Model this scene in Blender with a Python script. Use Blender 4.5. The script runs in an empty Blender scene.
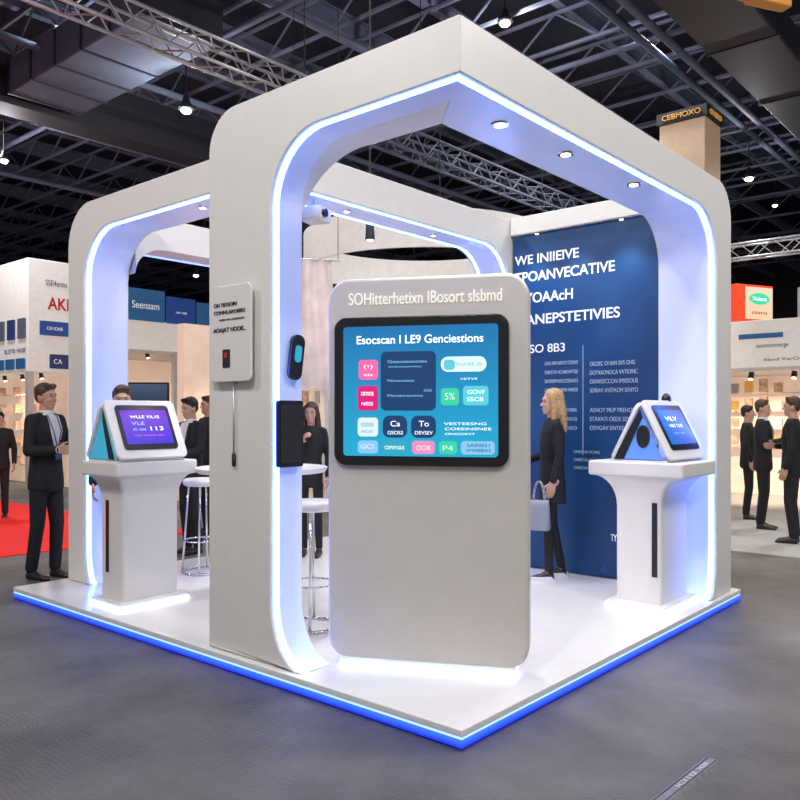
import bpy, math, random
from mathutils import Vector, Matrix
random.seed(7)
SC=bpy.context.scene; COL=SC.collection
SC.view_settings.view_transform='Standard'
PI=math.pi; R=math.radians
TH=R(49.3); CA,SA=math.cos(TH),math.sin(TH)
F=796.0; CH=1.55
def c2w(a,b): return (CA*a+SA*b, -SA*a+CA*b)          # view-aligned metres -> hall axes
def P(px,d):
    return c2w((px-400)/F*d-.285, d-3.66)
def zof(py,d): return CH+(415-py)*d/F
def yaw_of(a,b):
    x,y=c2w(a,b); return math.atan2(x,-y)
# ------------------------------------------------------------ materials
def mat(name,c,rough=.5,metal=0,noise=.06,scale=8,emit=None,es=0,bump=0,bscale=200,spec=.5,bd=.01):
    m=bpy.data.materials.new(name); m.use_nodes=True; nt=m.node_tree; b=nt.nodes['Principled BSDF']
    b.inputs['Roughness'].default_value=rough; b.inputs['Metallic'].default_value=metal
    b.inputs['Specular IOR Level'].default_value=spec
    tc=nt.nodes.new('ShaderNodeTexCoord'); n=nt.nodes.new('ShaderNodeTexNoise'); n.inputs['Scale'].default_value=scale; n.inputs['Detail'].default_value=4
    r=nt.nodes.new('ShaderNodeValToRGB')
    r.color_ramp.elements[0].position=.3; r.color_ramp.elements[1].position=.7
    r.color_ramp.elements[0].color=(*[max(0,v*(1-noise)) for v in c],1); r.color_ramp.elements[1].color=(*[min(1,v*(1+noise)) for v in c],1)
    nt.links.new(tc.outputs['Object'],n.inputs['Vector']); nt.links.new(n.outputs['Fac'],r.inputs['Fac']); nt.links.new(r.outputs['Color'],b.inputs['Base Color'])
    if emit: b.inputs['Emission Color'].default_value=(*emit,1); b.inputs['Emission Strength'].default_value=es
    if bump:
        n2=nt.nodes.new('ShaderNodeTexNoise'); n2.inputs['Scale'].default_value=bscale; n2.inputs['Detail'].default_value=3
        bp=nt.nodes.new('ShaderNodeBump'); bp.inputs['Strength'].default_value=bump; bp.inputs['Distance'].default_value=bd
        nt.links.new(tc.outputs['Object'],n2.inputs['Vector']); nt.links.new(n2.outputs['Fac'],bp.inputs['Height']); nt.links.new(bp.outputs['Normal'],b.inputs['Normal'])
    return m
def gradient(name,c0,c1,es,axis=2,base=.3):
    m=bpy.data.materials.new(name); m.use_nodes=True; nt=m.node_tree; b=nt.nodes['Principled BSDF']
    tc=nt.nodes.new('ShaderNodeTexCoord'); s=nt.nodes.new('ShaderNodeSeparateXYZ'); r=nt.nodes.new('ShaderNodeValToRGB')
    r.color_ramp.elements[0].color=(*c0,1); r.color_ramp.elements[1].color=(*c1,1)
    nt.links.new(tc.outputs['Generated'],s.inputs[0]); nt.links.new(s.outputs[axis],r.inputs['Fac'])
    nt.links.new(r.outputs['Color'],b.inputs['Emission Color'])
    b.inputs['Base Color'].default_value=(*[v*base for v in c0],1)
    b.inputs['Emission Strength'].default_value=es; b.inputs['Roughness'].default_value=.25
    return m
M={}
M['white']=mat('booth white laminate',(.80,.785,.77),.38,noise=.015)
M['kioskw']=mat('kiosk warm white',(.63,.59,.55),.40,noise=.02)
M['deck']=mat('glossy white deck',(.84,.83,.82),.2,noise=.02)
M['led']=mat('blue white led',(.3,.45,1),emit=(.075,.20,1.0),es=14)
M['leds']=mat('soft blue led',(.3,.45,1),emit=(.16,.26,1.0),es=3)
M['ledp']=gradient('deep blue led skirt',(.004,.015,.55),(.03,.11,1.0),2.2)
M['ledl']=mat('light blue led line',(.5,.6,1),emit=(.28,.46,1),es=1.6)
M['ledw']=mat('cool white led',(.8,.9,1),emit=(.52,.70,1),es=3.6)
M['led2']=mat('soft blue side glow',(.08,.2,.5),emit=(.10,.24,.75),es=.7)
M['led3']=mat('cyan side glow',(.05,.3,.4),emit=(.02,.27,.45),es=.8)
M['ledwash']=gradient('painted led wash',(.08,.24,1.0),(.03,.085,.34),.66)  # LED wash on the arch inner faces, painted as a blue emission gradient
M['ledwash'].node_tree.nodes['Principled BSDF'].inputs['Base Color'].default_value=(.78,.78,.80,1)
M['warm']=mat('warm lamp glow',(1,.85,.6),emit=(1,.72,.40),es=4)
M['lampw']=mat('high bay glow',(1,1,.9),emit=(1,.80,.52),es=5)
M['black']=mat('black gloss plastic',(.012,.012,.014),.22)
M['blackm']=mat('black matte',(.02,.02,.022),.6)
M['dark']=mat('dark steel',(.03,.032,.042),.55,metal=.3)
M['deckdark']=mat('dark roof deck',(.026,.030,.048),.8,noise=.3,scale=.6)
M['steel']=mat('roof steel grey blue',(.12,.14,.21),.6,noise=.2,scale=2)
M['duct']=mat('duct sheet blue grey',(.11,.14,.20),.75,noise=.15,scale=2,spec=.2)
M['alu']=mat('truss aluminium',(.55,.56,.58),.35,metal=.7)
M['galv']=mat('galvanised strip',(.22,.225,.24),.4,metal=.3,noise=.2,scale=30)
M['chrome']=mat('chrome',(.75,.76,.78),.12,metal=1)
M['orange']=mat('orange hoist paint',(.65,.26,.02),.5)
M['txtw']=mat('white lettering',(.85,.87,.9),emit=(.9,.92,1),es=.25)
M['txtg']=mat('pale blue small print',(.42,.53,.70),.5)
M['txts']=mat('screen lettering',(.9,.95,1),emit=(.85,.95,1),es=.8)
M['txtk']=mat('warm lit lettering',(.85,.82,.74),.3,emit=(1,.93,.78),es=.42)
M['txtd']=mat('dark lettering',(.04,.04,.05),.5)
M['txtr']=mat('red lettering',(.60,.02,.03),.5)
M['txtb']=mat('navy lettering',(.03,.06,.2),.5)
M['txtn']=mat('amber lettering',(.55,.28,.06),.5,emit=(.9,.45,.1),es=.3)
M['bluewall']=mat('printed blue wall',(.007,.060,.19),.42,noise=.25,scale=1.1)
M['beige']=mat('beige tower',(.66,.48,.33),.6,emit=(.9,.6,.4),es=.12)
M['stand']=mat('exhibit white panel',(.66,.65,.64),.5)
M['standl']=mat('white panel with painted light',(.75,.73,.70),.5,emit=(1,.95,.9),es=.22)  # low emission paints extra light into stand panels and ring banner
M['standw']=mat('panel with painted warm light',(.74,.58,.48),.5,noise=.12,scale=3,emit=(.95,.68,.50),es=.36)  # emission paints the warm stand lighting into the panel colour
M['blues']=mat('sign blue',(.02,.10,.25),.4,emit=(.02,.12,.30),es=.3)
M['blues2']=mat('sign royal blue',(.015,.06,.28),.4,emit=(.01,.06,.25),es=.3)
M['reds']=mat('sign orange red',(.75,.04,.015),.4,emit=(.95,.06,.015),es=.7)
M['greens']=gradient('warm food sign face',(.85,.62,.38),(.80,.72,.55),.85,2)
M['redc']=mat('red carpet',(.90,.010,.008),.85,bump=.3,noise=.1,emit=(.8,.01,.008),es=.12)  # slight emission paints extra brightness into the carpet
M['lightc']=mat('pale grey carpet',(.40,.39,.38),.8,bump=.2)
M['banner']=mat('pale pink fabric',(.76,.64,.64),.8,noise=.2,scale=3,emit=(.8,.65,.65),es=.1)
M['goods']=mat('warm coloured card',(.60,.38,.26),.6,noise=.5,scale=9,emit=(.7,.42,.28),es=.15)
M['skin']=mat('skin',(.58,.34,.24),.5,noise=.05,scale=12)
M['suit']=mat('black wool',(.010,.010,.013),.8,noise=.2,scale=40,bump=.7,bscale=9,bd=.03)
M['navy']=mat('dark navy cloth',(.014,.017,.032),.8,noise=.2,scale=40,bump=.7,bscale=9,bd=.03)
M['shirt']=mat('white shirt cotton',(.78,.79,.82),.7)
M['lany']=mat('blue lanyard',(.03,.10,.30),.6)
M['hairg']=mat('grey brown hair',(.060,.036,.024),.6,noise=.5,scale=60,bump=.6,bscale=60)
M['hairb']=mat('brown hair',(.07,.035,.018),.55,noise=.4,scale=60,bump=.6,bscale=60)
M['hairk']=mat('dark hair',(.018,.012,.01),.5,noise=.4,scale=60,bump=.6,bscale=60)
M['hairy']=mat('blonde hair',(.52,.31,.13),.5,noise=.3,scale=45,bump=.5,bscale=45)
M['eye']=mat('dark iris',(.02,.015,.012),.2)
M['lip']=mat('lips',(.45,.19,.15),.5)
M['bag']=mat('pale grey blue bag leather',(.27,.30,.38),.5)
M['shoe']=mat('black shoe leather',(.015,.015,.016),.35)
M['sole']=mat('white rubber sole',(.8,.8,.8),.6)
M['disp']=gradient('teal blue display',(.015,.36,.58),(.010,.11,.34),1.0)
M['purp']=gradient('violet display',(.04,.02,.55),(.20,.025,.50),1.0)
M['purp2']=gradient('blue violet display',(.015,.14,.50),(.12,.10,.72),1.0,0)
M['tv']=gradient('dim television picture',(.02,.05,.10),(.10,.14,.22),.6)
for n,c in dict(pink=(.85,.13,.36),magenta=(.62,.012,.17),navyi=(.008,.045,.14),whitei=(.68,.80,.85),green=(.04,.58,.33),cyan=(.10,.55,.64),sky=(.22,.52,.78),teal=(.03,.34,.46),rose=(.75,.25,.48)).items():
    M[n]=mat('icon '+n,tuple(v*.4 for v in c),.3,emit=c,es=.95)
def floor_mat():
    m=bpy.data.materials.new('mottled grey hall carpet'); m.use_nodes=True; nt=m.node_tree; b=nt.nodes['Principled BSDF']
    tc=nt.nodes.new('ShaderNodeTexCoord')
    n=nt.nodes.new('ShaderNodeTexNoise'); n.inputs['Scale'].default_value=.9; n.inputs['Detail'].default_value=8; n.inputs['Roughness'].default_value=.65
    r=nt.nodes.new('ShaderNodeValToRGB'); r.color_ramp.elements[0].position=.32; r.color_ramp.elements[1].position=.68
    r.color_ramp.elements[0].color=(.125,.120,.117,1); r.color_ramp.elements[1].color=(.36,.348,.338,1)
    n2=nt.nodes.new('ShaderNodeTexNoise'); n2.inputs['Scale'].default_value=170; n2.inputs['Detail'].default_value=4
    w=nt.nodes.new('ShaderNodeTexWave'); w.inputs['Scale'].default_value=11; w.inputs['Distortion'].default_value=9; w.inputs['Detail'].default_value=3
    ad=nt.nodes.new('ShaderNodeMath'); ad.operation='MULTIPLY_ADD'; ad.inputs[1].default_value=.35
    bp=nt.nodes.new('ShaderNodeBump'); bp.inputs['Strength'].default_value=.9; bp.inputs['Distance'].default_value=.020
    mx=nt.nodes.new('ShaderNodeMix'); mx.data_type='RGBA'; mx.blend_type='MULTIPLY'; mx.inputs[0].default_value=.6
    L=nt.links.new
    for k in (n,n2,w): L(tc.outputs['Object'],k.inputs['Vector'])
    L(n.outputs['Fac'],r.inputs['Fac']); L(r.outputs['Color'],mx.inputs[6]); L(n2.outputs['Fac'],mx.inputs[7]); L(mx.outputs[2],b.inputs['Base Color'])
    L(w.outputs['Fac'],ad.inputs[0]); L(n2.outputs['Fac'],ad.inputs[2]); L(ad.outputs[0],bp.inputs['Height']); L(bp.outputs['Normal'],b.inputs['Normal'])
    b.inputs['Roughness'].default_value=.45
    return m
M['floor']=floor_mat()
# ------------------------------------------------------------ mesh builder
class MB:
    def __init__(s): s.v=[]; s.f=[]; s.M=Matrix.Identity(4)
    def add(s,vs,fs):
        o=len(s.v); s.v+= [tuple(s.M@Vector(p)) for p in vs]; s.f+=[tuple(i+o for i in f) for f in fs]; return s
    def box(s,x0,x1,y0,y1,z0,z1):
        return s.add([(x,y,z) for z in (z0,z1) for y in (y0,y1) for x in (x0,x1)],[(0,2,3,1),(4,5,7,6),(0,1,5,4),(2,6,7,3),(0,4,6,2),(1,3,7,5)])
    def tube(s,p0,p1,r0,r1=None,n=8,caps=True):
        r1=r0 if r1 is None else r1
        p0=Vector(p0);p1=Vector(p1);d=(p1-p0)
        if d.length<1e-6: return s
        d.normalize(); a=d.orthogonal().normalized(); b=d.cross(a)
        vs=[p0+(a*math.cos(2*PI*i/n)+b*math.sin(2*PI*i/n))*r0 for i in range(n)]+[p1+(a*math.cos(2*PI*i/n)+b*math.sin(2*PI*i/n))*r1 for i in range(n)]
        fs=[(i,(i+1)%n,n+(i+1)%n,n+i) for i in range(n)]
        if caps: fs+=[tuple(range(n-1,-1,-1)),tuple(range(n,2*n))]
        return s.add(vs,fs)
    def ball(s,c,r,nu=14,nv=9):
        rx,ry,rz=(r,r,r) if not hasattr(r,'__len__') else r
        vs=[(c[0],c[1],c[2]-rz)]
        for j in range(1,nv):
            t=-PI/2+PI*j/nv
            for i in range(nu):
                a=2*PI*i/nu; vs.append((c[0]+rx*math.cos(t)*math.cos(a),c[1]+ry*math.cos(t)*math.sin(a),c[2]+rz*math.sin(t)))
        vs.append((c[0],c[1],c[2]+rz)); fs=[]
        for i in range(nu): fs.append((0,1+(i+1)%nu,1+i))
        for j in range(nv-2):
            for i in range(nu):
                a=1+j*nu+i; b=1+j*nu+(i+1)%nu; fs.append((a,b,b+nu,a+nu))
        L=len(vs)-1; o=1+(nv-2)*nu
        for i in range(nu): fs.append((L,o+i,o+(i+1)%nu))
        return s.add(vs,fs)
    def cap(s,p0,p1,r0,r1=None,n=12):
        r1=r0 if r1 is None else r1
        s.tube(p0,p1,r0,r1,n); s.ball(p0,r0,n,8); return s.ball(p1,r1,n,8)
    def loft(s,rings,n=20,sq=2.0):   # rings: z,rx,ry,cx,cy
        vs=[];fs=[]
        for (z,rx,ry,cx,cy) in rings:
            for i in range(n):
                a=2*PI*i/n; ca,sa=math.cos(a),math.sin(a)
                vs.append((cx+rx*math.copysign(abs(ca)**(2/sq),ca),cy+ry*math.copysign(abs(sa)**(2/sq),sa),z))
        for j in range(len(rings)-1):
            for i in range(n): fs.append((j*n+i,j*n+(i+1)%n,(j+1)*n+(i+1)%n,(j+1)*n+i))
        fs.append(tuple(range(n-1,-1,-1))); o=(len(rings)-1)*n; fs.append(tuple(range(o,o+n)))
        return s.add(vs,fs)
    def rplate(s,w,h,t,r,cx=0,cz=0,y=0,n=8):   # rounded plate, back at y, front at y-t
        pts=[]
        for (sx,sz,a0) in ((1,1,0),(-1,1,90),(-1,-1,180),(1,-1,270)):
            for i in range(n+1):
                a=R(a0+90*i/n); pts.append((cx+sx*(w/2-r)+r*math.cos(a),cz+sz*(h/2-r)+r*math.sin(a)))
        return s.prism([(p[0],p[1]) for p in pts],lambda a,b,k:(a,y-t*k,b))
    def prism(s,pts,fn):
        n=len(pts); vs=[fn(a,b,0) for a,b in pts]+[fn(a,b,1) for a,b in pts]
        return s.add(vs,[(i,(i+1)%n,n+(i+1)%n,n+i) for i in range(n)]+[tuple(range(n-1,-1,-1)),tuple(range(n,2*n))])
    def build(s,name,m,parent=None,smooth=False,bevel=0,seg=3,loc=(0,0,0),rot=(0,0,0)):
        me=bpy.data.meshes.new(name); me.from_pydata(s.v,[],s.f); me.validate()
        import bmesh
        b=bmesh.new(); b.from_mesh(me); bmesh.ops.recalc_face_normals(b,faces=b.faces); b.to_mesh(me); b.free()
        me.materials.append(m); o=bpy.data.objects.new(name,me); COL.objects.link(o)
        o.location=loc; o.rotation_euler=rot
        if parent: o.parent=parent
        if bevel:
            md=o.modifiers.new('bevel','BEVEL'); md.width=bevel; md.segments=seg; md.limit_method='ANGLE'; md.angle_limit=R(35)
        if smooth or bevel:
            me.polygons.foreach_set('use_smooth',[True]*len(me.polygons))
            if bevel:
                w=o.modifiers.new('wn','WEIGHTED_NORMAL'); w.keep_sharp=False
        return o
def tag(o,label=None,cat=None,group=None,kind=None):
    if label: o['label']=label
    if cat: o['category']=cat
    if group: o['group']=group
    if kind: o['kind']=kind
    return o
def empty(name,loc,rz=0,label=None,cat=None,group=None):
    o=bpy.data.objects.new(name,None); COL.objects.link(o); o.location=loc; o.rotation_euler=(0,0,rz); o.empty_display_size=.1
    return tag(o,label,cat,group)
def bx(name,m,dims,parent=None,bevel=0,loc=(0,0,0),rot=(0,0,0)): return MB().box(*dims).build(name,m,parent,bevel=bevel,loc=loc,rot=rot)
DG=bpy.context.evaluated_depsgraph_get
def bake(o):
    bpy.context.view_layer.update()
    me=bpy.data.meshes.new_from_object(o.evaluated_get(DG())); o.modifiers.clear()
    old=o.data; o.data=me; return o
def text(parent,s,loc,w,h,m,rz=0,rx=0,name='lettering',ext=.002,align=0,bold=0):
    cu=bpy.data.curves.new('t','FONT'); cu.body=s; cu.extrude=ext; cu.offset=bold; cu.space_line=.9
    t=bpy.data.objects.new('t',cu); COL.objects.link(t); bpy.context.view_layer.update()
    me=bpy.data.meshes.new_from_object(t.evaluated_get(DG())); bpy.data.objects.remove(t)
    xs=[v.co.x for v in me.vertices]; ys=[v.co.y for v in me.vertices]
    x0,x1,y0,y1=min(xs),max(xs),min(ys),max(ys); sx=w/(x1-x0); sy=h/(y1-y0)
    ax={0:(x0+x1)/2,-1:x0,1:x1}[align]
    for v in me.vertices:
        x,y,z=v.co; v.co=((x-ax)*sx, -z-ext, (y-(y0+y1)/2)*sy)
    me.materials.clear(); me.materials.append(m); me.name=name
    o=bpy.data.objects.new(name,me); COL.objects.link(o); o.parent=parent; o.location=loc; o.rotation_euler=(rx,0,rz)
    return o
def plate(parent,name,m,loc,w,h,t=.02,r=.02,rz=0,rx=0,bevel=0):
    return MB().rplate(w,h,t,min(r,w/2.01,h/2.01)).build(name,m,parent,loc=loc,rot=(rx,0,rz),bevel=bevel)
# ------------------------------------------------------------ hall shell
tag(bx('floor',M['floor'],(-14,40,-14,40,-.1,0)),'mottled mid grey textured hall carpet floor',kind='structure')
tag(bx('ceiling',M['deckdark'],(-14,40,-14,40,9.4,9.6)),'near-black hall roof deck above the steelwork',kind='structure')
tag(bx('wall_back',M['dark'],(-14,40,39.8,40,0,9.4)),'dark far wall of the hall on the left',kind='structure')
tag(bx('wall_right',M['dark'],(39.8,40,-14,39.8,0,9.4)),'dark far wall of the hall on the right',kind='structure')
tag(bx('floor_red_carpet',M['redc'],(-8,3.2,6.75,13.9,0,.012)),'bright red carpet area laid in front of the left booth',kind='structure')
tag(bx('floor_pale_carpet',M['lightc'],(6.35,20,-12,13.9,0,.012)),'pale grey carpet area on the right beyond the booth',kind='structure')
def truss_mesh(mb,p0,p1,w,h,n,r,rd):
    p0=Vector(p0);p1=Vector(p1);d=(p1-p0); u=d.normalized(); sd=Vector((0,0,1)).cross(u).normalized()*w/2; up=Vector((0,0,1))*h/2
    cs=[sd+up,-sd+up,-sd-up,sd-up] if w>0 else [up,-up]
    for c in cs: mb.tube(p0+c,p1+c,r,n=6)
    for i in range(n):
        a=p0+d*i/n; b=p0+d*(i+1)/n
        for k in range(len(cs) if w>0 else 1):
            c0=cs[k]; c1=cs[(k+1)%len(cs)]
            if i%2: c0,c1=c1,c0
            mb.tube(a+c0,b+c1,rd,n=4,caps=False)
    return mb
def ibeam(mb,axis,c,a0,a1,z,h,w,t=.03):
    for (dz0,dz1,ww) in ((0,t,w),(h-t,h,w),(t,h-t,t)):
        if axis=='x': mb.box(a0,a1,c-ww/2,c+ww/2,z+dz0,z+dz1)
        else: mb.box(c-ww/2,c+ww/2,a0,a1,z+dz0,z+dz1)
for i,y in enumerate([-1,1,2.7,4.4,6.1,7.8,9.5,11.3,13,14.8,16.6,18.5,20.5,23,25.5,28,31,34]):
    mb=MB(); ibeam(mb,'x',y,-10,39,8.3,.36 if i%2 else .22,.16); tag(mb.build('roof_beam',M['steel']),'blue grey steel roof girder running away to the right',kind='structure')
x=-2.8
while x<33:
    mb=truss_mesh(MB(),(x,-8,7.95),(x,39,7.95),0,.6,60,.04,.02); tag(mb.build('roof_joist',M['steel']),'open-web steel roof joist under the dark roof deck',kind='structure'); x+=1.45 if x<20 else 2.6
for i,(y,z) in enumerate([(-.6,7.3),(2.6,7.2),(2.9,7.2),(6.6,7.4),(9.6,7.0),(13.2,7.2),(17,7.2)]):
    mb=MB().tube((-8,y,z),(38,y,z),.06,n=8); tag(mb.build('roof_pipe',M['steel'] if i%2 else M['duct'],smooth=True),'thin grey service pipe hung below the roof',kind='structure')
for (x,z) in ((4.2,7.1),(8.8,7.3),(13.4,7.2)):
    mb=MB().tube((x,-8,z),(x,38,z),.05,n=8); tag(mb.build('roof_pipe',M['steel'],smooth=True),'thin dark conduit crossing below the roof joists',kind='structure')
mb=MB().box(-9,38,10.9,11.5,6.55,7.35); tag(mb.build('roof_box_girder',M['dark'],bevel=.02),'deep dark box girder crossing the upper left of the hall',kind='structure')
def truss(p0,p1,label,w=.3,n=24,m='alu'):
    t=empty('lighting_truss',p0,0,label,'truss','box trusses hung in the hall'); 
    p0=Vector(p0);p1=Vector(p1)-p0; u=p1.normalized(); sd=Vector((0,0,1)).cross(u).normalized()*w/2; up=Vector((0,0,w/2))
    cs=[sd+up,-sd+up,-sd-up,sd-up]
    for c in cs: MB().tube(c,p1+c,.024,n=8).build('chord',M[m],t,smooth=True)
    mb=MB()
    for i in range(n):
        for k in range(4):
            a,b=cs[k],cs[(k+1)%4]
            if i%2:a,b=b,a
            mb.tube(p1*i/n+a,p1*(i+1)/n+b,.011,n=4,caps=False)
    mb.build('lacing',M[m],t)
    for q in (.12,.88):
        MB().tube(p1*q+up,p1*q+Vector((0,0,8.3-p0.z)),.008,n=5).build('hanging_cable',M['blackm'],t)
    return t
truss((-2,6.0,6.0),(5.4,6.0,6.0),'silver box truss hung at the top left of the hall',n=26)
truss((14.5,-1,5.0),(14.5,9,5.0),'pale box truss over the booths on the far right',n=30)
truss((5.4,5.4,5.55),(13,5.4,5.55),'dark box truss seen through the open top of the booth',n=26,m='steel')
def duct(axis,c,a0,a1,z,w,h,label,m='duct'):
    t=empty('air_duct',(a0,c,z) if axis=='x' else (c,a0,z),0,label,'duct')
    L=a1-a0
    if axis=='x': MB().box(0,L,-w/2,w/2,0,h).build('duct_body',M[m],t,bevel=.03)
    else: MB().box(-w/2,w/2,0,L,0,h).build('duct_body',M[m],t,bevel=.03)
    k=0
    while k<=L:
        if axis=='x': MB().box(k-.02,k+.02,-w/2-.02,w/2+.02,-.02,h+.02).build('flange',M['dark'],t)
        else: MB().box(-w/2-.02,w/2+.02,k-.02,k+.02,-.02,h+.02).build('flange',M['dark'],t)
        k+=L/5
    for q in (.2,.8):
        if axis=='x': MB().tube((L*q,0,h),(L*q,0,8.4-z),.01,n=5).build('hanger_rod',M['blackm'],t)
        else: MB().tube((0,L*q,h),(0,L*q,8.4-z),.01,n=5).build('hanger_rod',M['blackm'],t)
    return t
duct('x',1.3,3.5,15,6.5,.9,.45,'long dark rectangular air duct at the top right corner','dark')
duct('y',3.1,6.8,10.6,6.6,1.2,.55,'blue grey rectangular air duct at the top left above the truss')
x,y=P(768,7.8); z=zof(4,7.8)
t=empty('chain_hoist',(x,y,z),R(-30),'orange chain hoist trolley at the very top right of the photo','hoist')
MB().box(-.24,.24,-.07,.07,-.02,.10).build('hoist_body',M['orange'],t,bevel=.02); MB().tube((-.24,0,.04),(-.34,0,.04),.06,n=14).build('motor',M['orange'],t,smooth=True)
MB().tube((0,0,.1),(0,0,9.41-z),.015,n=6).build('chain',M['dark'],t)
def highbay(px,py,d,label,s=1,top=9.41,e=0):
    x,y=P(px,d); z=zof(py,d)
    t=empty('high_bay_lamp',(x,y,z),0,label,'ceiling lamp','high bay lamps in the hall roof')
    MB().loft([(0,.17*s,.17*s,0,0),(.06*s,.16*s,.16*s,0,0),(.16*s,.09*s,.09*s,0,0),(.26*s,.06*s,.06*s,0,0),(.3*s,.02,.02,0,0)],16).build('shade',M['dark'],t,smooth=True)
    MB().ball((0,0,-.02),(.12*s,.12*s,.07*s)).build('lens',M['lampw'],t,smooth=True)
    MB().tube((0,0,.28*s),(0,0,top-z),.012,n=6).build('rod',M['blackm'],t)
    if e:
        l=bpy.data.lights.new('bay_lamp','POINT'); l.energy=e; l.color=(.95,.93,.95); l.shadow_soft_size=.04
        o=bpy.data.objects.new('bay_lamp_light',l); COL.objects.link(o); o.location=(x,y,z-.16)
highbay(186,109,12,'high bay lamp hanging alone over the left of the booth, brightest one',.7,9.41,120)
highbay(505,22,12,'high bay lamp glowing at the top above the near booth corner',.7,8.3,110)
highbay(749,178,16,'high bay lamp above the red food sign on the right',.7,9.41,130)
highbay(4,160,15,'high bay lamp at the left edge of the photograph',.6,9.41,90)
highbay(206,238,20,'small far high bay lamp beside the left top of the tall column',.7)
highbay(196,275,24,'smallest far high bay lamp above the blue sign on the left',.7)
highbay(775,205,22,'small far high bay lamp near the right edge',.6,8.3)
# ------------------------------------------------------------ booth platform
PX,PY,PZ=3.92,4.68,.10
t=empty('booth_platform',(PX/2,PY/2,0),0,'low square white platform with glowing blue edge under the main booth','platform')
def off(*d): return (d[0]-PX/2,d[1]-PX/2,d[2]-PY/2,d[3]-PY/2,d[4],d[5])
MB().box(*off(0,PX,0,PY,.064,PZ)).build('deck',M['deck'],t,bevel=.006)
MB().box(*off(.006,PX-.006,.006,PY-.006,.052,.064)).build('led_line',M['ledl'],t)
MB().box(*off(.002,PX-.002,.002,PY-.002,.012,.052)).build('led_skirt',M['ledp'],t)
MB().box(*off(.03,PX-.03,.03,PY-.03,0,.012)).build('base_frame',M['blackm'],t)
# ------------------------------------------------------------ booth frame
def frame(parent,outer,inner,depth,fn,mitre=False,name='portal_frame',leds=()):
    n=len(outer); vs=[]
    for i in range(n):
        d=depth[i]
        for (s,z) in (outer[i],inner[i]):
            vs.append(fn(s,0,z)); sb=s
            if mitre and i==n-1: sb=s+d
            vs.append(fn(sb,d,z))
    fs=[]
    for i in range(n-1):
        a=4*i;b=4*(i+1)
        fs+=[(a,b,b+2,a+2),(a+1,a+3,b+3,b+1),(a,a+1,b+1,b),(a+2,b+2,b+3,a+3)]
    fs+=[(0,2,3,1),(4*n-4,4*n-3,4*n-1,4*n-2)]
    o=MB().add(vs,fs).build(name,M['white'],parent)
    md=o.modifiers.new('bevel','BEVEL'); md.width=.008; md.segments=2; md.limit_method='ANGLE'; md.angle_limit=R(50)
    for (d0,d1,mm) in leds:
        th=.008 if mm!='ledwash' else .003
        vs=[];fs=[]
        for i in range(n):
            p=inner[i]; a=inner[max(0,i-1)]; b=inner[min(n-1,i+1)]
            tx,tz=b[0]-a[0],b[1]-a[1]; L=math.hypot(tx,tz) or 1; nx,nz=-tz/L,tx/L
            if (outer[i][0]-p[0])*nx+(outer[i][1]-p[1])*nz>0: nx,nz=-nx,-nz
            q=(p[0]+nx*th,p[1]+nz*th); w=(p[0]-nx*.002,p[1]-nz*.002)
            m0=d0 if (mitre and i==n-1) else 0; m1=d1 if (mitre and i==n-1) else 0
            vs+=[fn(q[0]+m0,d0,q[1]),fn(q[0]+m1,d1,q[1]),fn(w[0]+m0,d0,w[1]),fn(w[0]+m1,d1,w[1])]
        for i in range(n-1):
            a=4*i;b=4*i+4
            fs+=[(a,b,b+1,a+1),(a+2,a+3,b+3,b+2),(a,a+2,b+2,b),(a+1,b+1,b+3,a+3)]
        fs+=[(0,1,3,2),(4*n-4,4*n-2,4*n-1,4*n-3)]
        MB().add(vs,fs).build('led_strip' if mm!='ledwash' else 'painted_led_wash',M[mm],parent)  # the wide strip is added glow imitating light thrown by the LEDs
    return o
bf=empty('exhibition_booth',(PX/2,PY/2,PZ),0,'large white rounded portal frame of the main booth edged with blue light','exhibition booth')
def loc(fn): return lambda s,d,z:(fn(s,d,z)[0]-PX/2,fn(s,d,z)[1]-PY/2,fn(s,d,z)[2]-PZ)
TOP=3.425; SOF=3.155; NA=12
def side(bo,bi,ro,ri,flare,end,z0=PZ+.004,top=TOP,sof=SOF,sgn=-1):
    outer=[(bo,z0)]*1+[(bo,z0+.001+.0325*k) for k in range(1,9)]+[(bo,1.6)]
    inner=[]
    for k in range(9):
        a=R(90*k/8); inner.append((bi+sgn*flare*(1-math.sin(a)), z0+.35*(1-math.cos(a))))
    inner.append((bi,1.6))
    for i in range(NA+1):
        a=R(90*i/NA)
        outer.append((bo+sgn*ro*(1-math.cos(a)), top-ro+ro*math.sin(a)))
        inner.append((bi+sgn*ri*(1-math.cos(a)), sof-ri+ri*math.sin(a)))
    outer.append((end,top)); inner.append((end,sof))
    return outer,inner
o,i_=side(1.99,1.40,.25,.40,.26,.04)
dep=[.25]*10+[.25+.23*k/NA for k in range(NA+1)]+[.48]
frame(bf,o,i_,dep,loc(lambda s,d,z:(.04+d,s,z)),mitre=True,leds=((.025,.062,'led'),(.064,.24,'ledwash')))
o,i_=side(3.80,3.46,.28,.38,.14,.04)
frame(bf,o,i_,[.48]*len(o),loc(lambda s,d,z:(s,.04+d,z)),mitre=True,leds=((.025,.062,'led'),(.064,.46,'ledwash')))
o,i_=side(3.78,3.55,.28,.4,.1,.89)
frame(bf,o,i_,[.38]*len(o),loc(lambda s,d,z:(s,2.03+d,z)),leds=((.03,.055,'led'),(.32,.345,'led'),(.06,.315,'ledwash')))
o,i_=side(4.62,4.34,.36,.42,.1,2.0,top=3.37,sof=3.13)
frame(bf,o,i_,[.42]*len(o),loc(lambda s,d,z:(.45+d,s,z)),leds=((.025,.062,'led'),(.064,.40,'ledwash')))
zt_,zs_=3.35,3.06
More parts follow.
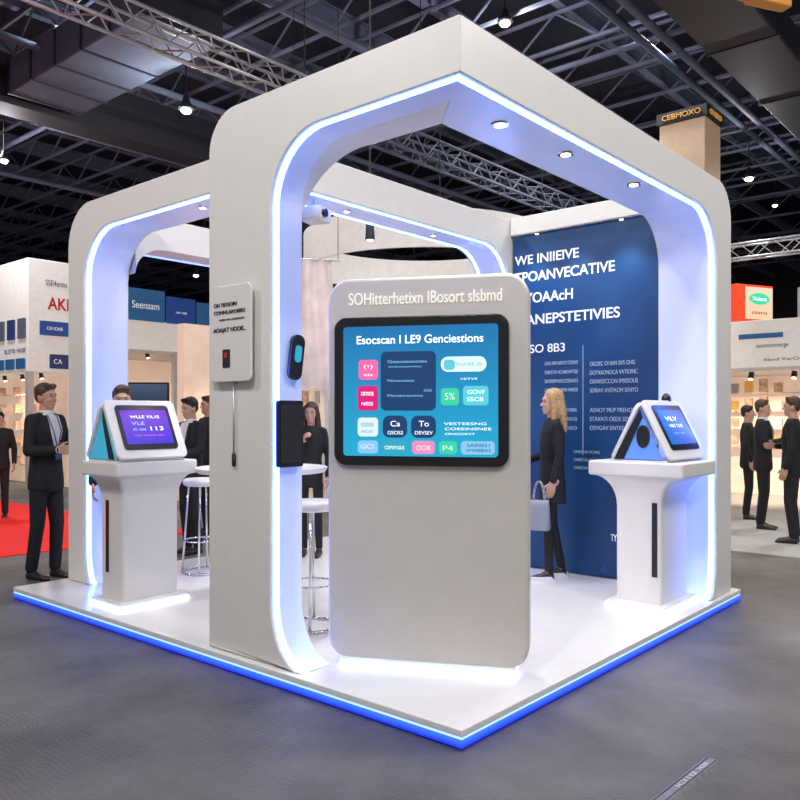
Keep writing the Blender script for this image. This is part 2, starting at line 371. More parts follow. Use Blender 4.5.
ob=[(.88+.30*(1-math.cos(R(90*k/8))),zt_) for k in range(9)]; ib=[(.88+.30*(1-math.cos(R(90*k/8))),zs_-.25+.25*math.sin(R(90*k/8))) for k in range(9)]
orr,ir=side(2.75,2.45,.3,.38,.1,1.6,sgn=-1,top=zt_,sof=zs_)
oo=ob+orr[::-1]; ii=ib+ir[::-1]
frame(bf,oo,ii,[.36]*len(oo),loc(lambda s,d,z:(s,4.24+d,z)),leds=((.30,.33,'leds'),))
def L3(x,y,z): return (x-PX/2,y-PY/2,z-PZ)
MB().box(3.54-PX/2,3.78-PX/2,.53-PY/2,2.02-PY/2,3.27-PZ,3.44-PZ).build('header_beam',M['white'],bf,bevel=.008)
MB().box(3.62-PX/2,3.76-PX/2,.53-PY/2,2.02-PY/2,.004,3.27-PZ).build('back_wall',M['white'],bf)
bw=bx('blue_graphic_panel',M['bluewall'],(-.74,.74,-.03,0,-1.58,1.58),bf,loc=L3(3.615,1.275,1.69),rot=(0,0,-PI/2),bevel=.004)
bw['label']='deep blue printed graphic panel'
def wx(px):
    r=(px-400)/F; X=3.585; Yv=(.285+CA*X-r*(3.66+SA*X))/(SA+r*CA); return 1.275-Yv
def wz(px,py):
    X=3.585; Yv=1.275-wx(px); d=3.66+SA*X+CA*Yv; return zof(py,d)-1.69
def wtext(s,px0,px1,py,hpx,m='txtw',b=0):
    a,b_=wx(px0),wx(px1); c=(px0+px1)/2; X=3.585; d=3.66+SA*X+CA*(1.275-wx(c))
    text(bw,s,((a+b_)/2,-.031,wz(c,py)),b_-a,hpx*d/F,M[m],bold=b)
wtext('WE INIIEIVE',515,579,257,9.5,b=.014); wtext('TPOANVECATIVE',515,615,272,10.5,b=.014)
wtext('YOAAcH',525,573,296,10.5,b=.014); wtext('ANEPSTETIVIES',526,620,316,10.5,b=.014)
wtext('SO 8B3',530,565,348,8.5,b=.006)
wr=['OILOEC OI IIAN BVS OHG','DOTVAONOCA VATIOINC','OXARSECCON IMSISIOUS','SDIRAV AVEPAOM SENYO']
for k,s in enumerate(wr):
    wtext(s,590,638-(k==0)*3,363+9*k,4.4,'txtg'); wtext(s[::-1],545,578,363+9*k,3.6,'txtg')
for k,s in enumerate(['AENOY MUP PREHON','STAVATI OEEX SSY','OEVGAV ENTEE']):
    wtext(s,590,636-6*k,410+9*k,4.4,'txtg'); wtext(s[::-1],547,577,410+9*k,3.6,'txtg')
for k in range(3): wtext('ONESTAI OCARE',574,600,452+8*k,3,'txtg')
wtext('TYV',611,620,538,7)
MB().box(wx(583)-.003,wx(583)+.003,-.032,-.03,wz(583,455),wz(583,345)).build('divider_line',M['txtg'],bw)
MB().tube((wx(604),-.03,wz(604,570)),(wx(604),-.036,wz(604,570)),.03,n=20).build('round_emblem',M['blues2'],bw)
def downlight(x,y,z,e=10,s=1):
    g=MB(); n=20
    g.loft([(0,.055*s,.055*s,0,0),(.012,.06*s,.06*s,0,0)],n); q=g.build('downlight',M['chrome'],bf,loc=(x-PX/2,y-PY/2,z-.012-PZ),smooth=False)
    MB().tube((0,0,-.004),(0,0,.002),.034*s,n=20).build('downlight_lens',M['warm'],q)
    if e:
        l=bpy.data.lights.new('spot','SPOT'); l.energy=e; l.spot_size=R(105); l.spot_blend=.8; l.color=(1,.90,.78); l.shadow_soft_size=.05
        lo=bpy.data.objects.new('spot_light',l); COL.objects.link(lo); lo.location=(x,y,z-.03)
for x,y in ((.72,.27),(1.40,.24),(2.28,.20)): downlight(x,y,SOF,38,.9)
for y in (.9,1.75): downlight(3.58,y,3.27,0,.5)
for y in (2.9,): downlight(.64,y,3.13,30,.7)
for x in (1.5,2.6): downlight(x,2.22,SOF,24,.6)
for y in (.85,1.3,1.75):
    l=bpy.data.lights.new('spot','SPOT'); l.energy=18; l.spot_size=R(80); l.spot_blend=.9; l.color=(.8,.9,1); l.shadow_soft_size=.04
    lo=bpy.data.objects.new('wall_spot',l); COL.objects.link(lo); lo.location=(3.3,y,3.2); lo.rotation_euler=(0,R(-20),0)
t=empty('column_sign',(.04,1.72,2.04),-PI/2,'small white sign panel with dark words fixed to the tall near column','sign')
plate(t,'panel',M['white'],(0,-.03,0),.40,.58,.016,.04,bevel=.005)
for q in ((-.12,.2),(.12,.2),(-.12,-.2),(.12,-.2)): MB().tube((q[0],-.03,q[1]),(q[0],0,q[1]),.012,n=8).build('spacer',M['chrome'],t)
text(t,'ON TBTAOIN',(-.04,-.047,.175),.22,.024,M['txtd']); text(t,'CONNLAROIERS',(.0,-.047,.130),.30,.022,M['txtd'])
text(t,'AOAJAT NOOK..',(0,-.047,.02),.31,.034,M['txtd']); text(t,'AND OK ALEMSUN',(.02,-.047,.085),.24,.009,M['txtd'])
plate(t,'dark_icon',M['black'],(-.03,-.046,-.15),.07,.11,.004,.008); plate(t,'red_mark',M['txtr'],(-.03,-.050,-.13),.03,.03,.003,.004)
t=empty('hanging_wand',(.035,1.72,1.75),0,'thin grey rod hanging below the small white column sign','rod')
MB().tube((-.01,0,0),(-.01,0,-.46),.006,n=8).build('rod',M['alu'],t,smooth=True); MB().cap((-.01,0,-.44),(-.01,0,-.50),.012).build('grip',M['blackm'],t,smooth=True)
MB().tube((-.02,0,-.005),(.005,0,-.005),.01).build('bracket',M['alu'],t)
t=empty('wall_handset',(.20,1.397,1.89),0,'slim rounded black handset tilted on the inner side of the near column','handset')
MB().rplate(.10,.27,.03,.045,y=-.025).build('case',M['black'],t,bevel=.006,rot=(0,R(8),0)); MB().rplate(.05,.10,.003,.02,y=-.056,cz=.02).build('glass',M['teal'],t,rot=(0,R(8),0)); MB().box(-.02,.02,-.025,0,-.04,.04).build('mount',M['blackm'],t)
t=empty('wall_tablet',(.155,1.397,1.44),0,'square black tablet mounted low on the inner side of the near column','tablet')
MB().rplate(.19,.39,.03,.015,y=-.02).build('case',M['black'],t,bevel=.004); MB().rplate(.16,.34,.002,.01,y=-.05).build('glass',M['blackm'],t); MB().box(-.04,.04,-.02,0,-.06,.06).build('mount',M['blackm'],t)
# ------------------------------------------------------------ main kiosk
kx0,ky0=P(428,4.56)
K=empty('touchscreen_kiosk',(kx0,ky0,PZ),-TH-R(13),'tall white kiosk with a large blue touchscreen in front of the booth','kiosk')
MB().rplate(1.155,2.19,.15,.13,cz=.045+1.095,y=.075,n=12).build('body',M['kioskw'],K,bevel=.022,seg=4)
MB().box(-.50,.50,-.05,.06,0,.05).build('plinth',M['white'],K)
MB().box(-.51,.51,-.066,-.05,.010,.028).build('led_strip',M['ledw'],K)
MB().box(-.51,-.50,-.05,.06,.010,.028).build('led_strip',M['ledw'],K)
MB().box(.50,.51,-.05,.06,.010,.028).build('led_strip',M['ledw'],K)
text(K,'SOHitterhetixn IBosort slsbmd',(-.01,-.075,2.115),.88,.070,M['txtk'],ext=.002)
S=MB().rplate(1.0,.845,.03,.07,y=0,n=10).build('screen',M['black'],K,loc=(-.03,-.075,1.585),bevel=.008)
MB().rplate(.885,.735,.004,.02,y=-.030).build('display',M['disp'],S)
kx=lambda px:(px-424)/177; kz=lambda py:(391.5-py)/177
def icon(a,b,c,d,m,r=.02,y=-.034):
    return MB().rplate((b-a)/177,(d-c)/177,.003,r,cx=kx((a+b)/2),cz=kz((c+d)/2),y=y).build('app_icon',M[m],S)
def stext(s,px,py,w,h,m='txts',b=0): text(S,s,(kx(px),-.0375,kz(py)),w/177,h/177,M[m],ext=.0006,bold=b)
stext('Esocscan I LE9 Genciestions',424,340,128,8.5,b=.012)
icon(362,382,360,380,'pink'); stext('(•)',372,367,9,5); stext('sis',372,375,9,2.5)
icon(361,382,386,411,'magenta'); stext('omos',371,394,13,4); stext('NESS',371,404,12,3.5)
icon(385,441,352,411,'navyi',.03)
stext('Gaexessaxtes',412,362,40,3,'sky'); stext('onlcoeanvisc',410,367,34,2,'sky'); stext('Vleroescatoe',405,381,28,2.5,'sky'); stext('Mavelorecnmo',410,396,36,2.5,'sky'); stext('iOE',433,391,8,2.5,'sky')
icon(446,491,358,373,'whitei',.04); stext('YLUUES. (9)',474,366,26,4,'green'); icon(449,460,361,371,'cyan',.02,-.037)
icon(446,464,389,406,'green'); stext('5%',455,397,10,7,'whitei'); icon(468,493,387,406,'cyan'); stext('GOVF',481,393,17,4); stext('SSCB',480,400,16,4)
stext('NITVS',474,380,16,2)
icon(361,382,418,437,'whitei'); stext('ooss',371,425,13,4,'teal'); stext('HOV',371,432,12,3.5,'teal')
for a in (387,416): icon(a,a+25,416,438,'navyi',.04)
for a,b in ((400,'Ca'),(429,'To')): stext(b,a,424,10,5.5)
stext('GSOS2',400,433,16,3.5); stext('DEVSEV',429,433,18,3.5)
stext('VESTEESNG',470,424,42,2.5); stext('COEEINSNEE',473,429,46,2.5); stext('ONGOINT',465,434,30,2)
icon(361,382,441,454,'sky'); icon(386,412,441,454,'teal'); icon(417,440,441,454,'rose'); icon(444,462,441,454,'green'); icon(466,499,441,454,'sky')
stext('GICS',371,447,14,4.5,'whitei'); stext('COFVEYGUS',399,448,20,3.5); stext('DOR',429,448,14,5,'whitei'); stext('P4',453,448,10,5,'whitei'); stext('SAINS21',483,445,22,3,'navyi'); stext('WVNEBW3',483,450,24,3,'navyi')
# ------------------------------------------------------------ pedestals
def pedestal(loc_,w,d,cw,cd,label,slot):
    t=empty('pedestal',loc_,0,label,'pedestal','white tablet pedestals on the platform')
    H=1.10; rings=[(.045,w/2,d/2,0,0),(H-.34,w/2,d/2,0,0)]
    for k in range(1,9):
        a=R(90*k/8); q=1-math.cos(a); rings.append((H-.34+.23*math.sin(a),w/2+(cw*.97-w)/2*q,d/2+(cd*.97-d)/2*q,0,0))
    MB().loft(rings,48,sq=16).build('body',M['white'],t,bevel=0)
    MB().box(-cw/2,cw/2,-cd/2,cd/2,H-.11,H).build('counter_top',M['white'],t,bevel=.016,seg=4)
    MB().box(-w/2-.05,w/2+.05,-d/2-.05,d/2+.05,.024,.046).build('foot_plate',M['white'],t)
    MB().box(-w/2-.06,w/2+.06,-d/2-.06,d/2+.06,0.002,.024).build('led_strip',M['ledw'],t)
    MB().box(-w/2-.006,-w/2+.01,slot-.02,slot+.02,.25,.80).build('black_slot',M['black'],t)
    return t
PL=(.44,3.44); PR=(2.99,.37)
pedestal((PL[0],PL[1],PZ),.48,.32,.70,.52,'white flared pedestal with a violet tablet, on the left of the platform',.06)
pedestal((PR[0],PR[1],PZ),.52,.36,.68,.74,'white flared pedestal with a black slot, at the right end of the platform',-.13)
def tent(loc_,rz,label,dm,words,puck=False):
    t=empty('tablet_stand',loc_,rz,label,'tablet stand','tent-shaped tablet stands on pedestals')
    W=.60 if not puck else .66; tilt=R(-27); Lp=.49; yf=-.235; H=Lp*math.cos(R(27)); ya=yf+Lp*math.sin(R(27))
    fp=MB().rplate(W,Lp,.03,.045,cz=Lp/2).build('front_panel',M['white'],t,bevel=.007,loc=(0,yf,.014),rot=(tilt,0,0))
    MB().rplate(W*.76,Lp*.76,.008,.03,cz=Lp/2+.01,y=-.03).build('bezel',M['black'],fp)
    MB().rplate(W*.66,Lp*.58,.003,.012,cz=Lp/2+.01,y=-.038).build('display',M[dm],fp)
    for (s,w,h,dx,dz,mm) in words: text(fp,s,(dx,-.0412,Lp/2+.01+dz),w,h,M[mm],ext=.0006)
    MB().rplate(W,Lp*.98,.03,.05,cz=Lp/2).build('back_panel',M['white'],t,bevel=.004,loc=(0,ya+Lp*math.sin(R(27))+.02,.012),rot=(R(27),0,0))
    MB().box(-W*.48,W*.48,yf+.01,ya+.21,0,.012).build('base_plate',M['white'],t,bevel=.003)
    g=MB(); g.prism([(yf+.05,.02),(ya+.19,.02),(ya,H*.88)],lambda a,b,k:(-W*.47+k*.01,a,b)); g.build('side_panel',M['led2' if puck else 'led3'],t)
    if puck:
        g=MB(); n=24; g.prism([(.050*math.cos(2*PI*i/n)-.04,.19+.085*math.sin(2*PI*i/n)) for i in range(n)],lambda a,b,k:(-W*.47-.02+k*.02,a,b)); g.build('round_port',M['black'],t)
        g=MB(); g.prism([(ya+.21,.02),(ya+.13,.02),(ya-.02,H*.76),(ya,H*.90)],lambda a,b,k:(-W*.47-.012+k*.012,a,b)); g.build('side_trim',M['black'],t)
        MB().ball((.14,ya,H+.035),(.05,.035,.05)).build('camera_puck',M['black'],t,smooth=True)
    else:
        g=MB(); g.prism([(yf+.06,.02),(yf+.13,.02),(ya+.0,H*.70),(ya,H*.88)],lambda a,b,k:(-W*.47-.008+k*.008,a,b)); g.build('side_trim',M['black'],t)
tent((PL[0]-.04,PL[1]-.01,PZ+1.10),0,'white tent-shaped stand with violet screen on the left pedestal','purp',[('WLLE YIL1S',.25,.024,0,.085,'txts'),('VLE',.11,.026,-.07,.03,'sky'),('113',.11,.034,.08,-.015,'txts'),('vi: ose',.11,.022,-.07,-.02,'sky'),('nce varson alo',.25,.012,0,-.07,'pink')])
tent((PR[0]+.02,PR[1]-.03,PZ+1.10),R(-2),'white tent-shaped stand with blue screen on the right pedestal','purp2',[('VILV',.20,.035,-.03,.07,'txts'),('HKI 13.8',.22,.028,0,.01,'txts'),('oav ice',.18,.016,0,-.05,'sky')],True)
# ------------------------------------------------------------ bar table and stools
tx,ty=P(262,6.3)
t=empty('bar_table',(tx,ty,PZ),0,'round white bar table behind the tall near column','table')
MB().loft([(1.0,.50,.50,0,0),(1.04,.52,.52,0,0)],40).build('tabletop',M['white'],t,bevel=.006)
MB().tube((0,0,.02),(0,0,1.0),.035,n=16).build('post',M['chrome'],t,smooth=True)
MB().loft([(0,.26,.26,0,0),(.012,.26,.26,0,0),(.03,.05,.05,0,0)],32).build('base',M['chrome'],t)
def stool(px,d,label,white=True):
    x,y=P(px,d); t=empty('bar_stool',(x,y,PZ),R(20),label,'bar stool','chrome bar stools around the white bar table')
    MB().loft([(.80,.16,.16,0,0),(.815,.18,.18,0,0),(.85,.18,.18,0,0),(.865,.16,.16,0,0)],28).build('seat',M['white'],t,smooth=True)
    g=MB(); n=28
    for i in range(n):
        a,b=2*PI*i/n,2*PI*(i+1)/n; g.tube((.19*math.cos(a),.19*math.sin(a),.012),(.19*math.cos(b),.19*math.sin(b),.012),.011,n=6)
    g.build('floor_ring',M['chrome'],t,smooth=True)
    g=MB()
    for i in range(n):
        a,b=2*PI*i/n,2*PI*(i+1)/n; g.tube((.165*math.cos(a),.165*math.sin(a),.30),(.165*math.cos(b),.165*math.sin(b),.30),.008,n=6)
    g.build('footrest',M['chrome'],t,smooth=True)
    for k in range(4):
        a=2*PI*k/4+.4; MB().tube((.13*math.cos(a),.13*math.sin(a),.81),(.19*math.cos(a),.19*math.sin(a),.012),.010,n=8).build('leg',M['chrome'],t,smooth=True)
stool(312,5.45,'chrome bar stool between the near column and the tall kiosk')
stool(203,7.35,'chrome bar stool left of the tall near column beside the man in black')
# ------------------------------------------------------------ people
def remesh(mb,name,m,parent,vox,smooth=2):
    o=mb.build(name,m,parent)
    r=o.modifiers.new('r','REMESH'); r.mode='VOXEL'; r.voxel_size=vox
    s=o.modifiers.new('s','SMOOTH'); s.factor=.5; s.iterations=smooth
    bake(o); o.data.materials.clear(); o.data.materials.append(m)
    o.data.polygons.foreach_set('use_smooth',[True]*len(o.data.polygons)); o.data.name=name
    return o
def hand(b,w,e,sx,curl=.5):
    w=Vector(w);e=Vector(e); f=(w-e).normalized()
    inw=Vector((-sx,0,0)); n=(inw-f*inw.dot(f)).normalized()
    s=f.cross(n).normalized()
    if s.y>0: s=-s
    if abs(f.z)<.5 and s.z<0: s=-s
    ks=[]
    for i in range(4):
        off=.033-.022*i
        k=w+f*(.088-.004*abs(i-1))+s*off; b.cap(w+s*off*.6+f*.005,k,.014,.012,8); ks.append(k)
    for i,k in enumerate(ks):
        L=(.072,.08,.074,.058)[i]; d1=(f*math.cos(curl*.6)+n*math.sin(curl*.6)); d2=(f*math.cos(curl*1.7)+n*math.sin(curl*1.7))
        m=k+d1*L*.55; b.cap(k,m,.0105,.0095,8); b.cap(m,m+d2*L*.5,.0095,.008,8)
    th0=w+f*.025+s*.028; th1=th0+(f*.65+s*.7+n*.2).normalized()*.04; b.cap(th0,th1,.014,.012,8); b.cap(th1,th1+(f*.9+s*.25+n*.3).normalized()*.032,.0115,.009,8)
def person(loc_,yaw,H,label,hair='short',hm='hairb',jm='suit',tm='suit',la=None,ra=None,shirt=True,hturn=0,vox=.008,woman=False,step=0,coat=False,sneaker=False,group=None,htilt=0,lanyard=False):
    k=H/1.75; t=empty('person',loc_,yaw,label,'person',group); t.scale=(k,k,k)
    ws=.86 if woman else 1.0
    la=la or ((.225*ws,.03,1.14),(.235*ws,-.04,.90)); ra=ra or ((-.225*ws,.03,1.14),(-.235*ws,-.04,.90))
    sh={1:Vector((.163*ws,.005,1.418)),-1:Vector((-.163*ws,.005,1.418))}
    legs={}
    for sx in (1,-1):
        dy=-step*sx*.5
        legs[sx]=((.080*sx,0,.90),(.088*sx,dy*.5-.015,.49),(.088*sx,dy+.025,.085))
    HM=Matrix.Translation((0,.01,1.5))@Matrix.Rotation(hturn,4,'Z')@Matrix.Rotation(htilt,4,'X')@Matrix.Translation((0,-.01,-1.5))
    b=MB()
    b.loft([(.84,.13,.085,0,0),(.95,.135,.09,0,0),(1.1,.115,.08,0,0),(1.3,.14*ws,.095,0,0),(1.41,.13*ws,.075,0,0),(1.47,.06,.06,0,.005)],20)
    b.cap((0,.018,1.42),(0,.004,1.55),.057*ws,.053*ws)
    for sx,(el,wr) in ((1,la),(-1,ra)):
        b.cap(sh[sx],el,.040,.034); b.cap(el,wr,.034,.024); hand(b,wr,el,sx,.55)
    for sx in (1,-1):
        h,kn,an=legs[sx]; b.cap(h,kn,.068,.044); b.cap(kn,an,.044,.032); b.cap((an[0],an[1]+.02,.04),(an[0],an[1]-.11,.028),.026,.020)
    b.M=HM
    b.ball((0,.008,1.645),(.073,.092,.098),18,12); b.ball((0,-.026,1.592),(.056,.060,.076),16,10); b.ball((0,-.058,1.538),(.028,.026,.024))
    b.cap((0,-.084,1.626),(0,-.101,1.600),.008,.012,8); b.ball((0,-.078,1.656),(.050,.012,.010)); b.ball((0,-.080,1.564),(.022,.010,.009))
    for sx in (1,-1): b.ball((sx*.073,.008,1.612),(.010,.017,.028)); b.ball((sx*.034,-.060,1.60),(.020,.020,.020))
    remesh(b,'body',M['skin'],t,vox if vox<.0085 else .0085,1)
    for sx in (1,-1):
        e=MB(); e.M=HM; e.ball((sx*.030,-.079,1.633),(.008,.006,.005)).build('eye',M['eye'],t,smooth=True)
        e=MB(); e.M=HM; e.cap((sx*.020,-.088,1.655),(sx*.042,-.080,1.656),.003,.002,6).build('eyebrow',M[hm],t,smooth=True)
    e=MB(); e.M=HM; e.ball((0,-.087,1.563),(.020,.006,.005)).build('mouth',M['lip'],t,smooth=True)
    h=MB(); h.M=HM
    h.ball((0,.018,1.678),(.080,.092,.084),20,12); h.ball((0,.046,1.635),(.071,.058,.070),16,10)
    if hair=='long':
        h.ball((0,.022,1.676),(.086,.094,.088),20,12)
        for sx in (1,-1):
            h.cap((sx*.064,-.012,1.69),(sx*.078,.008,1.56),.028,.032); h.cap((sx*.078,.008,1.56),(sx*.084,.0,1.42),.032,.028)
        h.loft([(1.35,.085,.030,0,.100),(1.42,.105,.046,0,.092),(1.55,.100,.058,0,.075),(1.66,.085,.06,0,.055)],16)
    else:
        for sx in (1,-1): h.cap((sx*.070,.002,1.69),(sx*.071,-.004,1.638),.016,.010,8)
        h.cap((-.045,-.050,1.725),(.045,-.045,1.728),.022,.026,10)
    remesh(h,'hair',M[hm],t,.009,3)
    j=MB(); hem=.70 if coat else .80
    j.loft([(hem,.166*ws+(.02 if coat else 0),.122,0,0),(.90,.165*ws,.120,0,0),(1.00,.155*ws,.112,0,0),(1.10,(.148 if not woman else .138)*ws,.106,0,0),(1.25,.168*ws,.118,0,0),(1.36,.172*ws,.108,0,.004),(1.43,.125*ws,.085,0,.008),(1.485,.066,.066,0,.012)],24,2.3)
    for sx,(el,wr) in ((1,la),(-1,ra)):
        j.cap((sx*.05,.012,1.452),(sx*.150*ws,.006,1.425),.040,.052*ws)
        j.cap(sh[sx],el,.057*ws,.050*ws); w2=Vector(el).lerp(Vector(wr),.93); j.cap(el,w2,.049*ws,.040*ws)
    if shirt:
        for sx in (1,-1):   # lapels
            j.tube((sx*.062,-.064,1.465),(sx*.086,-.112,1.33),.018,.022,6); j.tube((sx*.086,-.112,1.33),(sx*.016,-.118,1.10),.022,.010,6)
    jo=remesh(j,'jacket',M[jm],t,.0105,2)
    if shirt:
        import bmesh
        b0=bmesh.new(); b0.from_mesh(jo.data); keep=[];
        for f in b0.faces:
            c=f.calc_center_median()
            if c.y<-.03 and 1.10<c.z<1.52 and abs(c.x)<min(.070,(c.z-1.08)*.27+.004) and f.normal.y<-.05: keep.append(f)
        b1=b0.copy(); b0.faces.ensure_lookup_table(); b1.faces.ensure_lookup_table(); ids={f.index for f in keep}
        bmesh.ops.delete(b0,geom=[f for f in b0.faces if f.index in ids],context='FACES')
        bmesh.ops.delete(b1,geom=[f for f in b1.faces if f.index not in ids],context='FACES')
        for v in b1.verts: v.co.y+=.004
        b0.to_mesh(jo.data); me=bpy.data.meshes.new('shirt'); b1.to_mesh(me); b0.free(); b1.free()
        me.materials.clear(); me.materials.append(M['shirt']); so=bpy.data.objects.new('shirt',me); COL.objects.link(so); so.parent=t
        MB().loft([(1.465,.066,.066,0,.010),(1.508,.059,.058,0,.006)],20).build('collar',M['shirt'],t,smooth=True)
    if lanyard:
        g=MB()
        for sx in (1,-1): g.tube((sx*.052,-.068,1.47),(sx*.045,-.132,1.33),.005,n=6); g.tube((sx*.045,-.132,1.33),(0,-.140,1.16),.005,n=6)
        g.box(-.03,.03,-.146,-.140,1.07,1.16); g.build('lanyard',M['lany'],t)
    for sx,(el,wr) in ((1,la),(-1,ra)):
        if shirt: MB().tube(Vector(el).lerp(Vector(wr),.93),Vector(el).lerp(Vector(wr),1.02),.034,.033,n=14).build('shirt_cuff',M['shirt'],t,smooth=True)
    q=MB(); q.loft([(.78,.15*ws,.108,0,0),(.9,.155*ws,.110,0,0),(1.0,.135*ws,.095,0,0)],20,2.3)
    lw=.78 if woman else 1
    for sx in (1,-1):
        hh,kn,an=legs[sx]; q.cap(hh,kn,.086*lw,.064*lw); q.cap(kn,(an[0],an[1]+.005,.10),.062*lw,.053*lw)
    remesh(q,'trousers',M[tm],t,.0105,2)
    for sx in (1,-1):
        an=legs[sx][2]; g=MB(); n=16
        prof=[(.055,.030,.060),(.03,.036,.075),(-.02,.038,.075),(-.07,.042,.052),(-.12,.042,.042),(-.165,.034,.032),(-.19,.016,.020)]
        vs=[];fs=[]
        for (yy,hw,hh_) in prof:
            for i in range(n):
                a=2*PI*i/n; vs.append((an[0]+hw*math.cos(a),an[1]+yy-.01,max(0,hh_*.5+hh_*.62*math.sin(a))))
        for jx in range(len(prof)-1):
            for i in range(n): fs.append((jx*n+i,jx*n+(i+1)%n,(jx+1)*n+(i+1)%n,(jx+1)*n+i))
        fs+= [tuple(range(n)),tuple(range((len(prof)-1)*n,len(prof)*n))]
        g.add(vs,fs); so=g.build('shoe',M['shoe'],t,smooth=True)
        if sneaker: MB().loft([(0,.048,.138,an[0],an[1]-.072),(.036,.049,.140,an[0],an[1]-.072)],20).build('sole',M['sole'],so)
    return t
x,y=P(46,7.57)
person((x,y,0),yaw_of(.93,-.36),1.85,'person in black suit and open white shirt on the left, facing the left pedestal','short','hairg',ra=((-.215,-.02,1.15),(-.13,-.26,1.16)),la=((.22,-.03,1.16),(.18,-.25,1.24)),step=.10,vox=.0065,hturn=R(6),lanyard=True)
x,y=P(122,6.74)
person((x,y,PZ),yaw_of(.35,-.94),1.70,'person whose brown hair shows above the left pedestal screen','short','hairb',jm='navy',shirt=False,vox=.010,htilt=R(6))
x,y=P(191,8.94)
person((x,y,0),yaw_of(-.6,-.78),1.75,'person in black suit with dark hair looking down behind the left pedestal','short','hairk',la=((.22,-.05,1.16),(.14,-.28,1.12)),ra=((-.22,-.05,1.15),(-.10,-.27,1.08)),vox=.008,htilt=R(8),hturn=R(-5))
x,y=P(208,10.4)
person((x,y,0),yaw_of(-.6,-.5),1.80,'person in dark clothes half hidden by the tall near column','short','hairb',jm='navy',shirt=False,vox=.010)
x,y=P(311,8.2)
person((x,y,PZ),yaw_of(-.1,-1),1.58,'person with long brown hair in black top seen between column and kiosk','long','hairb',shirt=False,woman=True,ra=((-.20,.0,1.15),(-.06,-.17,1.32)),vox=.008)
x,y=P(552,7.08)
wt=person((x,y,PZ),yaw_of(-.97,-.05),1.68,'person with long blonde hair in black coat beside the blue wall','long','hairy',shirt=False,woman=True,coat=True,la=((.205,.02,1.14),(.225,-.05,.90)),ra=((-.2,-.02,1.14),(-.14,-.2,1.08)),vox=.0065,sneaker=True,step=.16)
bx_,by_=P(539,6.84)
t=empty('tote_bag',(bx_,by_,.56),yaw_of(-.5,-.85),'pale grey blue tote bag held by the blonde person at the blue wall','bag')
MB().loft([(0,.085,.04,0,0),(.02,.098,.048,0,0),(.20,.092,.032,0,0),(.26,.088,.02,0,0)],24,4).build('bag_body',M['bag'],t,smooth=True)
for yy in (-.015,.015):
    g=MB(); n=10
    for i in range(n):
        a,b=PI*i/n,PI*(i+1)/n; g.tube((.05*math.cos(a),yy,.25+.17*math.sin(a)),(.05*math.cos(b),yy,.25+.17*math.sin(b)),.006,n=6)
    g.build('handle',M['bag'],t,smooth=True)
x,y=P(763,10.8)
person((x,y,.012),yaw_of(.75,-.45),1.75,'person in black suit talking, standing next to the right edge of the booth','short','hairb',la=((.2,-.05,1.16),(.10,-.26,1.16)),ra=((-.2,-.05,1.16),(-.1,-.26,1.2)),vox=.010,shirt=True)
x,y=P(792,9.6)
person((x,y,.012),yaw_of(-.75,.50),1.76,'person in black suit turned away at the right edge of the photo','short','hairg',shirt=False,vox=.010,ra=((-.22,-.02,1.15),(-.14,-.2,1.15)))
x,y=P(748,11.8)
person((x,y,.012),yaw_of(.7,-.3),1.68,'person in dark clothes furthest back, against the right column of the booth','short','hairk',shirt=False,vox=.011)
x,y=P(-1,12.0)
person((x,y,0),yaw_of(.3,-.9),1.60,'person in black cut off by the left edge of the photo','short','hairk',shirt=False,vox=.011)
# ------------------------------------------------------------ background stands
def spot_fix(t,x,y,z,m='warm'):
    s=MB().tube((x,y,z),(x,y-.05,z-.12),.04,.05,n=12).build('spotlight',M['dark'],t); MB().tube((x,y-.05,z-.12),(x,y-.053,z-.127),.04,n=12).build('lens',M[m],s)
def stand_light(t,x,y,z,e=60):
    l=bpy.data.lights.new('stand_lamp','SPOT'); l.energy=e; l.spot_size=R(120); l.spot_blend=.8; l.color=(1,.78,.58); l.shadow_soft_size=.1
    o=bpy.data.objects.new('stand_lamp_light',l); COL.objects.link(o); o.matrix_world=Matrix.Translation(t.location)@Matrix.Rotation(t.rotation_euler[2],4,'Z')@Matrix.Translation((x,y,z))@Matrix.Rotation(R(25),4,'X')
t=empty('exhibition_stand',(4.47,14.33,0),0,'white panelled stand with red and navy words at the far left','exhibition stand','neighbouring stands in the hall')
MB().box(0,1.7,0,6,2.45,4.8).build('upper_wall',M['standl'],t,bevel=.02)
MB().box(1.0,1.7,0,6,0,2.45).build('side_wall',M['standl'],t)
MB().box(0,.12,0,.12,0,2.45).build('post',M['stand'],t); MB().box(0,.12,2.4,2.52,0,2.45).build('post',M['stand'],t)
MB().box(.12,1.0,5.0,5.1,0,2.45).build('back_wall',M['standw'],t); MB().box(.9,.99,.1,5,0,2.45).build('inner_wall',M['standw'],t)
text(t,'SSE4eniss',(.60,-.004,4.33),.46,.12,M['txtb']); text(t,'AKI',(.64,-.004,3.90),.46,.26,M['txtr'],bold=.02)
plate(t,'sign_panel',M['blues2'],(.55,-.002,3.37),.62,.30,.03); text(t,'CIII IONS',(.55,-.034,3.37),.34,.07,M['txtw'])
plate(t,'sign_panel',M['txtb'],(.66,-.002,2.68),.42,.30,.03); text(t,'CA',(.62,-.034,2.68),.18,.10,M['txtw'])
for k,yy in enumerate((.25,.75,1.25)):
    plate(t,'grey_panel',M['txtb'] if k==1 else M['steel'],(-.002,yy,3.35),.34,.42,.03,.02,rz=-PI/2)
    plate(t,'fascia_sign',M['blues'],(-.002,yy+.05,2.62),.4,.22,.03,.02,rz=-PI/2)
text(t,'SLOTE VASE',(-.005,.6,2.90),1.0,.09,M['txtb'],rz=-PI/2)
